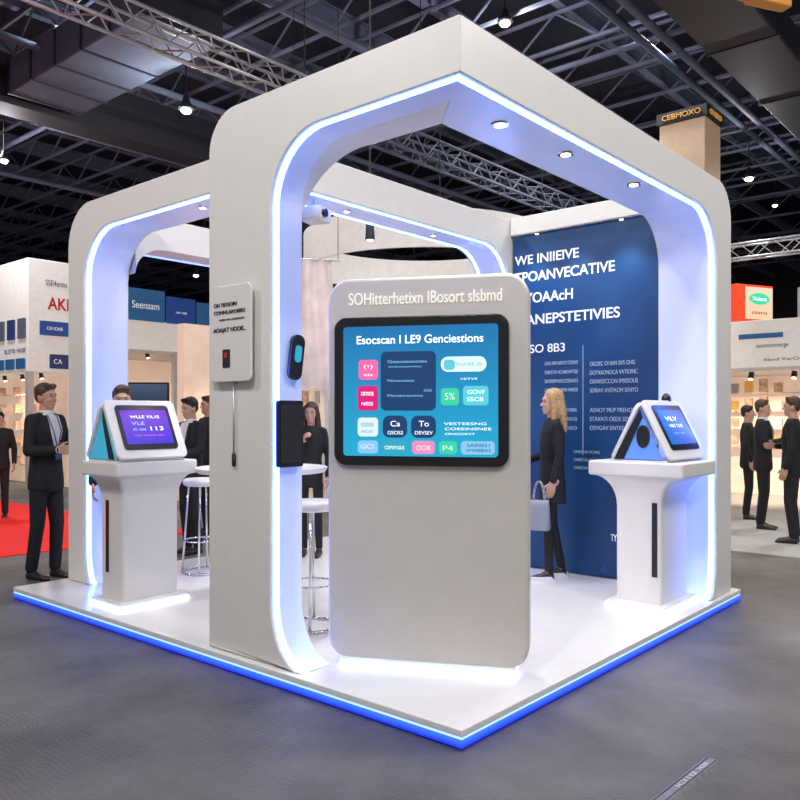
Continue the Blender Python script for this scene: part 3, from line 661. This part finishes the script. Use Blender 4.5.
for k in range(5):
    for yy in (.6,1.4,2.2,3.0): 
        MB().box(.70,.9,yy,yy+.5,.4+.4*k,.42+.4*k).build('shelf',M['stand'],t)
        MB().box(.74,.86,yy+.06,yy+.20,.42+.4*k,.60+.4*k).build('display_card',M['goods'],t)
for k in range(3): spot_fix(t,.5,.5+k*.9,2.45)
stand_light(t,.4,1.5,2.3,120)
t=empty('exhibition_stand',(6.63,14.28,0),0,'stand with slanting blue fascia signs seen through the left bay','exhibition stand','neighbouring stands in the hall')
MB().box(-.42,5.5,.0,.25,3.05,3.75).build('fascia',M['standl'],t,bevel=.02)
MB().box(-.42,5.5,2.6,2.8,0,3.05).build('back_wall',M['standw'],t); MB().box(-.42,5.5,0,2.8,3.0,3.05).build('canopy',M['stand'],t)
MB().box(-.35,1.0,-.04,0,3.72,4.45).build('sign_panel',M['blues'],t); text(t,'Seenaam',(.50,-.044,4.08),.70,.17,M['txtw'])
MB().box(1.05,1.85,-.04,0,3.72,4.35).build('sign_panel',M['blues2'],t); MB().box(1.9,4.2,-.04,0,3.72,4.30).build('sign_panel',M['blues'],t)
text(t,'ovir web',(1.45,-.044,4.0),.3,.07,M['txtw'])
for k in range(6): spot_fix(t,.1+.7*k,.4,3.02)
for k in range(4): MB().box(-.4+1.7*k,-.3+1.7*k,.05,.15,0,3.0).build('post',M['stand'],t)
MB().box(.0,1.6,.6,1.1,0,1.05).build('counter',M['stand'],t,bevel=.02)
stand_light(t,.8,.6,2.9,180); stand_light(t,2.6,.6,2.9,140)
x,y=P(149,9.3); t=empty('television',(x,y,zof(394,9.3)),yaw_of(.1,-1),'black television on a thin stand behind the left pedestal','television')
MB().rplate(.47,.27,.04,.01).build('casing',M['black'],t); MB().rplate(.43,.23,.003,.005,y=-.04).build('screen',M['tv'],t)
zz=zof(394,9.3); MB().tube((0,.02,-zz+.02),(0,.02,0),.025,n=10).build('pole',M['dark'],t,smooth=True); MB().loft([(-zz,.25,.25,0,.02),(-zz+.02,.25,.25,0,.02)],24).build('base',M['dark'],t)
cx,cy=P(255,13)
t=empty('exhibition_stand',(cx,cy,0),0,'white stand with warm lights behind the kiosk, through the near bay','exhibition stand','neighbouring stands in the hall')
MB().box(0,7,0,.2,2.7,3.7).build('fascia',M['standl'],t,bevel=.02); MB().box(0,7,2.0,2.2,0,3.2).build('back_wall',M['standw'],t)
for k in range(5): MB().box(.02+1.6*k,.14+1.6*k,.04,.16,0,2.7).build('post',M['stand'],t)
for k in range(7): spot_fix(t,.6+.7*k,.3,2.75)
for k in range(6):
    for j in range(3): MB().box(.7+.5*k,.95+.5*k,1.9,2.0,.9+.45*j,1.15+.45*j).build('display_card',M['stand'] if (k+j)%2 else M['goods'],t)
stand_light(t,1.2,.4,2.6,160)
cx,cy=P(425,13.5)
g=MB(); n=48; ri,ro=2.0,2.05; z0,z1=zof(272,13.5),zof(238,13.5)
vs=[];fs=[]
for i in range(n):
    a=2*PI*i/n
    for r_ in (ri,ro):
        for z in (z0,z1): vs.append((r_*math.cos(a),r_*math.sin(a),z-z0))
for i in range(n):
    a=4*i;b=4*((i+1)%n); fs+=[(a+2,b+2,b+3,a+3),(a,a+1,b+1,b),(a,b,b+2,a+2),(a+1,a+3,b+3,b+1)]
t=empty('halo_banner',(cx,cy,z0),0,'round white fabric ring banner hanging behind the kiosk','banner')
g.add(vs,fs).build('fabric_ring',M['standl'],t,smooth=False)
for k in range(4):
    a=PI/4+k*PI/2; MB().tube((2.02*math.cos(a),2.02*math.sin(a),.1),(2.02*math.cos(a),2.02*math.sin(a),8.2-z0),.006,n=4).build('hanging_cable',M['blackm'],t)
x,y=P(316,10.8)
g=MB(); n=14; vs=[];fs=[]
for j in range(9):
    z=1.75*j/8
    for i in range(n+1):
        u=i/n-.5; vs.append((u*.62*(1-.04*j), .04*math.sin(u*14+.3*j), z)); 
m_=len(vs)
vs+= [(a,b+.012,c) for a,b,c in vs]
for j in range(8):
    for i in range(n):
        a=j*(n+1)+i; fs+=[(a,a+1,a+n+2,a+n+1),(a+m_,a+m_+n+1,a+m_+n+2,a+m_+1)]
t=empty('hanging_banner',(x,y,1.9),-TH+R(10),'pale pink draped fabric banner hanging between near column and kiosk','banner')
g.add(vs,fs).build('fabric',M['banner'],t,smooth=True); MB().tube((-.34,0,1.76),(.34,0,1.76),.015).build('rail',M['alu'],t)
for s in (-.3,.3): MB().tube((s,0,1.76),(s,0,6.4),.005,n=5).build('hanging_cable',M['blackm'],t)
# beige tower
x,y=P(690,12.5)
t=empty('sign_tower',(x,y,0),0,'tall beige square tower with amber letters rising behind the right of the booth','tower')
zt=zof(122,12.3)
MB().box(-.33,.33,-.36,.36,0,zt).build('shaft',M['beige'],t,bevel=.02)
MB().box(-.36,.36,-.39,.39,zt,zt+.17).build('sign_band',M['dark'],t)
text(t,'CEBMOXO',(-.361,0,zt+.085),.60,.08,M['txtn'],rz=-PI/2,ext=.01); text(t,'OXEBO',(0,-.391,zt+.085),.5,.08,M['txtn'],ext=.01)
# right stand
t=empty('exhibition_stand',(11.15,1.36,0),-PI/2,'white stand with dark teal words and warm niches at the far right','exhibition stand','neighbouring stands in the hall')
MB().box(-4,2.6,0,.25,2.35,3.15).build('fascia',M['standl'],t,bevel=.02); MB().box(-4,2.6,2.2,2.4,0,2.35).build('back_wall',M['standw'],t); MB().box(-4,2.6,0,2.4,2.3,2.35).build('canopy',M['stand'],t)
for k in range(4): MB().box(-3.9+2.1*k,-3.78+2.1*k,.05,.17,0,2.35).build('post',M['stand'],t)
text(t,'oootoronnerge',(-.42,-.004,2.70),.50,.08,M['txtb']); text(t,'6bod VarOaroiton',(-.1,-.004,2.48),.9,.05,M['txtb'])
MB().box(-.95,-.25,-.03,0,2.84,2.92).build('sign_strip',M['blues'],t)
for k in range(8): spot_fix(t,-3+.7*k,.5,2.3)
for k in range(16): 
    for j in range(4): MB().box(-2.6+.27*k,-2.46+.27*k,2.1,2.2,.97+.34*j,1.15+.34*j+.04*((k*7+j*3)%3)).build('display_card',M[('stand','goods','standw','txtn','goods')[(k*3+j*2)%5]],t)
for j in range(4): MB().box(-2.7,1.9,2.0,2.2,.94+.34*j,.965+.34*j).build('shelf',M['stand'],t)
stand_light(t,-1.2,.8,2.25,260); stand_light(t,.4,.8,2.25,260); stand_light(t,1.8,.8,2.25,220)
MB().rplate(.6,.5,.04,.02,cz=.25).build('white_sign',M['stand'],t,loc=(.25,.12,3.15))
x,y=P(736,13.75)
t=empty('food_sign_box',(x,y,zof(318,13.75)-.04),yaw_of(.40,-.90),'red box sign with green and white picture face above the right stand','sign')
MB().box(0,.88,0,.55,.0,.64).build('box',M['reds'],t,bevel=.01); f_=MB().box(.22,.86,-.012,0,.04,.60).build('picture_face',M['greens'],t)
n=24; MB().prism([(.54+.24*math.cos(2*PI*i/n),.40+.10*math.sin(2*PI*i/n)) for i in range(n)],lambda a,b,k:(a,-.012-.005*k,b)).build('green_emblem',M['green'],f_)
text(t,'Xaiaot',(.54,-.02,.40),.34,.07,M['txts']); text(t,'oiaro',(.54,-.014,.16),.36,.06,M['txtr'])
# projector on the rear beam
x,y=P(315,5.9)
t=empty('projector',(x,y,3.03),R(20),'small white projector hanging near the top of the near bay','projector')
MB().box(-.10,.10,-.09,.09,-.05,.05).build('casing',M['white'],t,bevel=.015); MB().tube((-.04,-.09,0),(-.04,-.115,0),.03,n=16).build('lens',M['black'],t); MB().tube((0,0,.05),(0,0,.121),.015).build('mount',M['alu'],t)
x,y=P(370,7.4)
t=empty('hanging_spotlight',(x,y,zof(240,7.4)),0,'black pendant spotlight hanging in the middle of the near bay','lamp')
MB().tube((0,0,0),(0,0,.20),.045,.035,n=16).build('lamp_head',M['dark'],t); MB().tube((0,0,-.004),(0,0,0),.035,n=16).build('lens',M['ledw'],t); MB().tube((0,0,.2),(0,0,4.1),.008,n=6).build('cable',M['blackm'],t)
# floor cable cover at bottom right
a=Vector((*c2w((663-400)/F*3.20-.285,3.20-3.66),0)); b=Vector((*c2w((712-400)/F*3.56-.285,3.56-3.66),0)); d=b-a
t=empty('cable_cover',(a.x,a.y,0),math.atan2(d.y,d.x),'grey metal floor cable cover with pale marks at the bottom right','cable cover')
MB().prism([(-.04,0),(-.025,.012),(.025,.012),(.04,0)],lambda p,q,k:(-.1+k*(d.length+.1),p,q)).build('cover',M['galv'],t)
text(t,'ICI1I2 XII',(.28,0,.0125),.30,.020,M['stand'],rx=-PI/2,ext=.0006)
for s in (-.018,.018): MB().box(-.1,d.length,s-.002,s+.002,.012,.0135).build('groove_line',M['blackm'],t)
# ------------------------------------------------------------ lights
W=bpy.data.worlds.new('hall'); SC.world=W; W.use_nodes=True; bg=W.node_tree.nodes['Background']; bg.inputs[0].default_value=(.74,.76,.82,1); bg.inputs[1].default_value=.42
def spot(x,y,z,e,size=120,col=(1,.97,.93),r=.35,tx=None):
    l=bpy.data.lights.new('hall_spot','SPOT'); l.energy=e; l.spot_size=R(size); l.spot_blend=.6; l.color=col; l.shadow_soft_size=r
    o=bpy.data.objects.new('hall_spot_light',l); COL.objects.link(o); o.location=(x,y,z)
    if tx: o.rotation_euler=(Vector(tx)-Vector((x,y,z))).to_track_quat('-Z','Y').to_euler()
spot(-4.5,-1,7.2,900,tx=(0,1,.5)); spot(0,-5,7.2,750,tx=(1,0,.5)); spot(-5,-5,7.2,400,tx=(0,0,.5)); spot(-4,5,7.2,600,tx=(-1,4,0)); spot(5,-4,7.2,600,tx=(4,-1,0))  # unseen spots added on the camera side to brighten kiosk and booth fronts
spot(2,2.5,7.6,950); spot(3,9,7.4,1300,140); spot(9,3,7.4,1100,140); spot(9,11,7.4,1500,140); spot(12,0,7.4,900,140); spot(3,14,7.2,900,140)
# ------------------------------------------------------------ camera
cam=bpy.data.cameras.new('camera'); co=bpy.data.objects.new('camera',cam); COL.objects.link(co)
cam.sensor_width=36; k=1.0; ZX,ZY=400,400
cam.lens=36*F/800*k; cam.shift_x=(ZX-400)/800*k; cam.shift_y=(415-ZY)/800*k
x,y=c2w(-.285,-3.66); co.location=(x,y,CH); co.rotation_euler=(PI/2,0,-TH); SC.camera=co
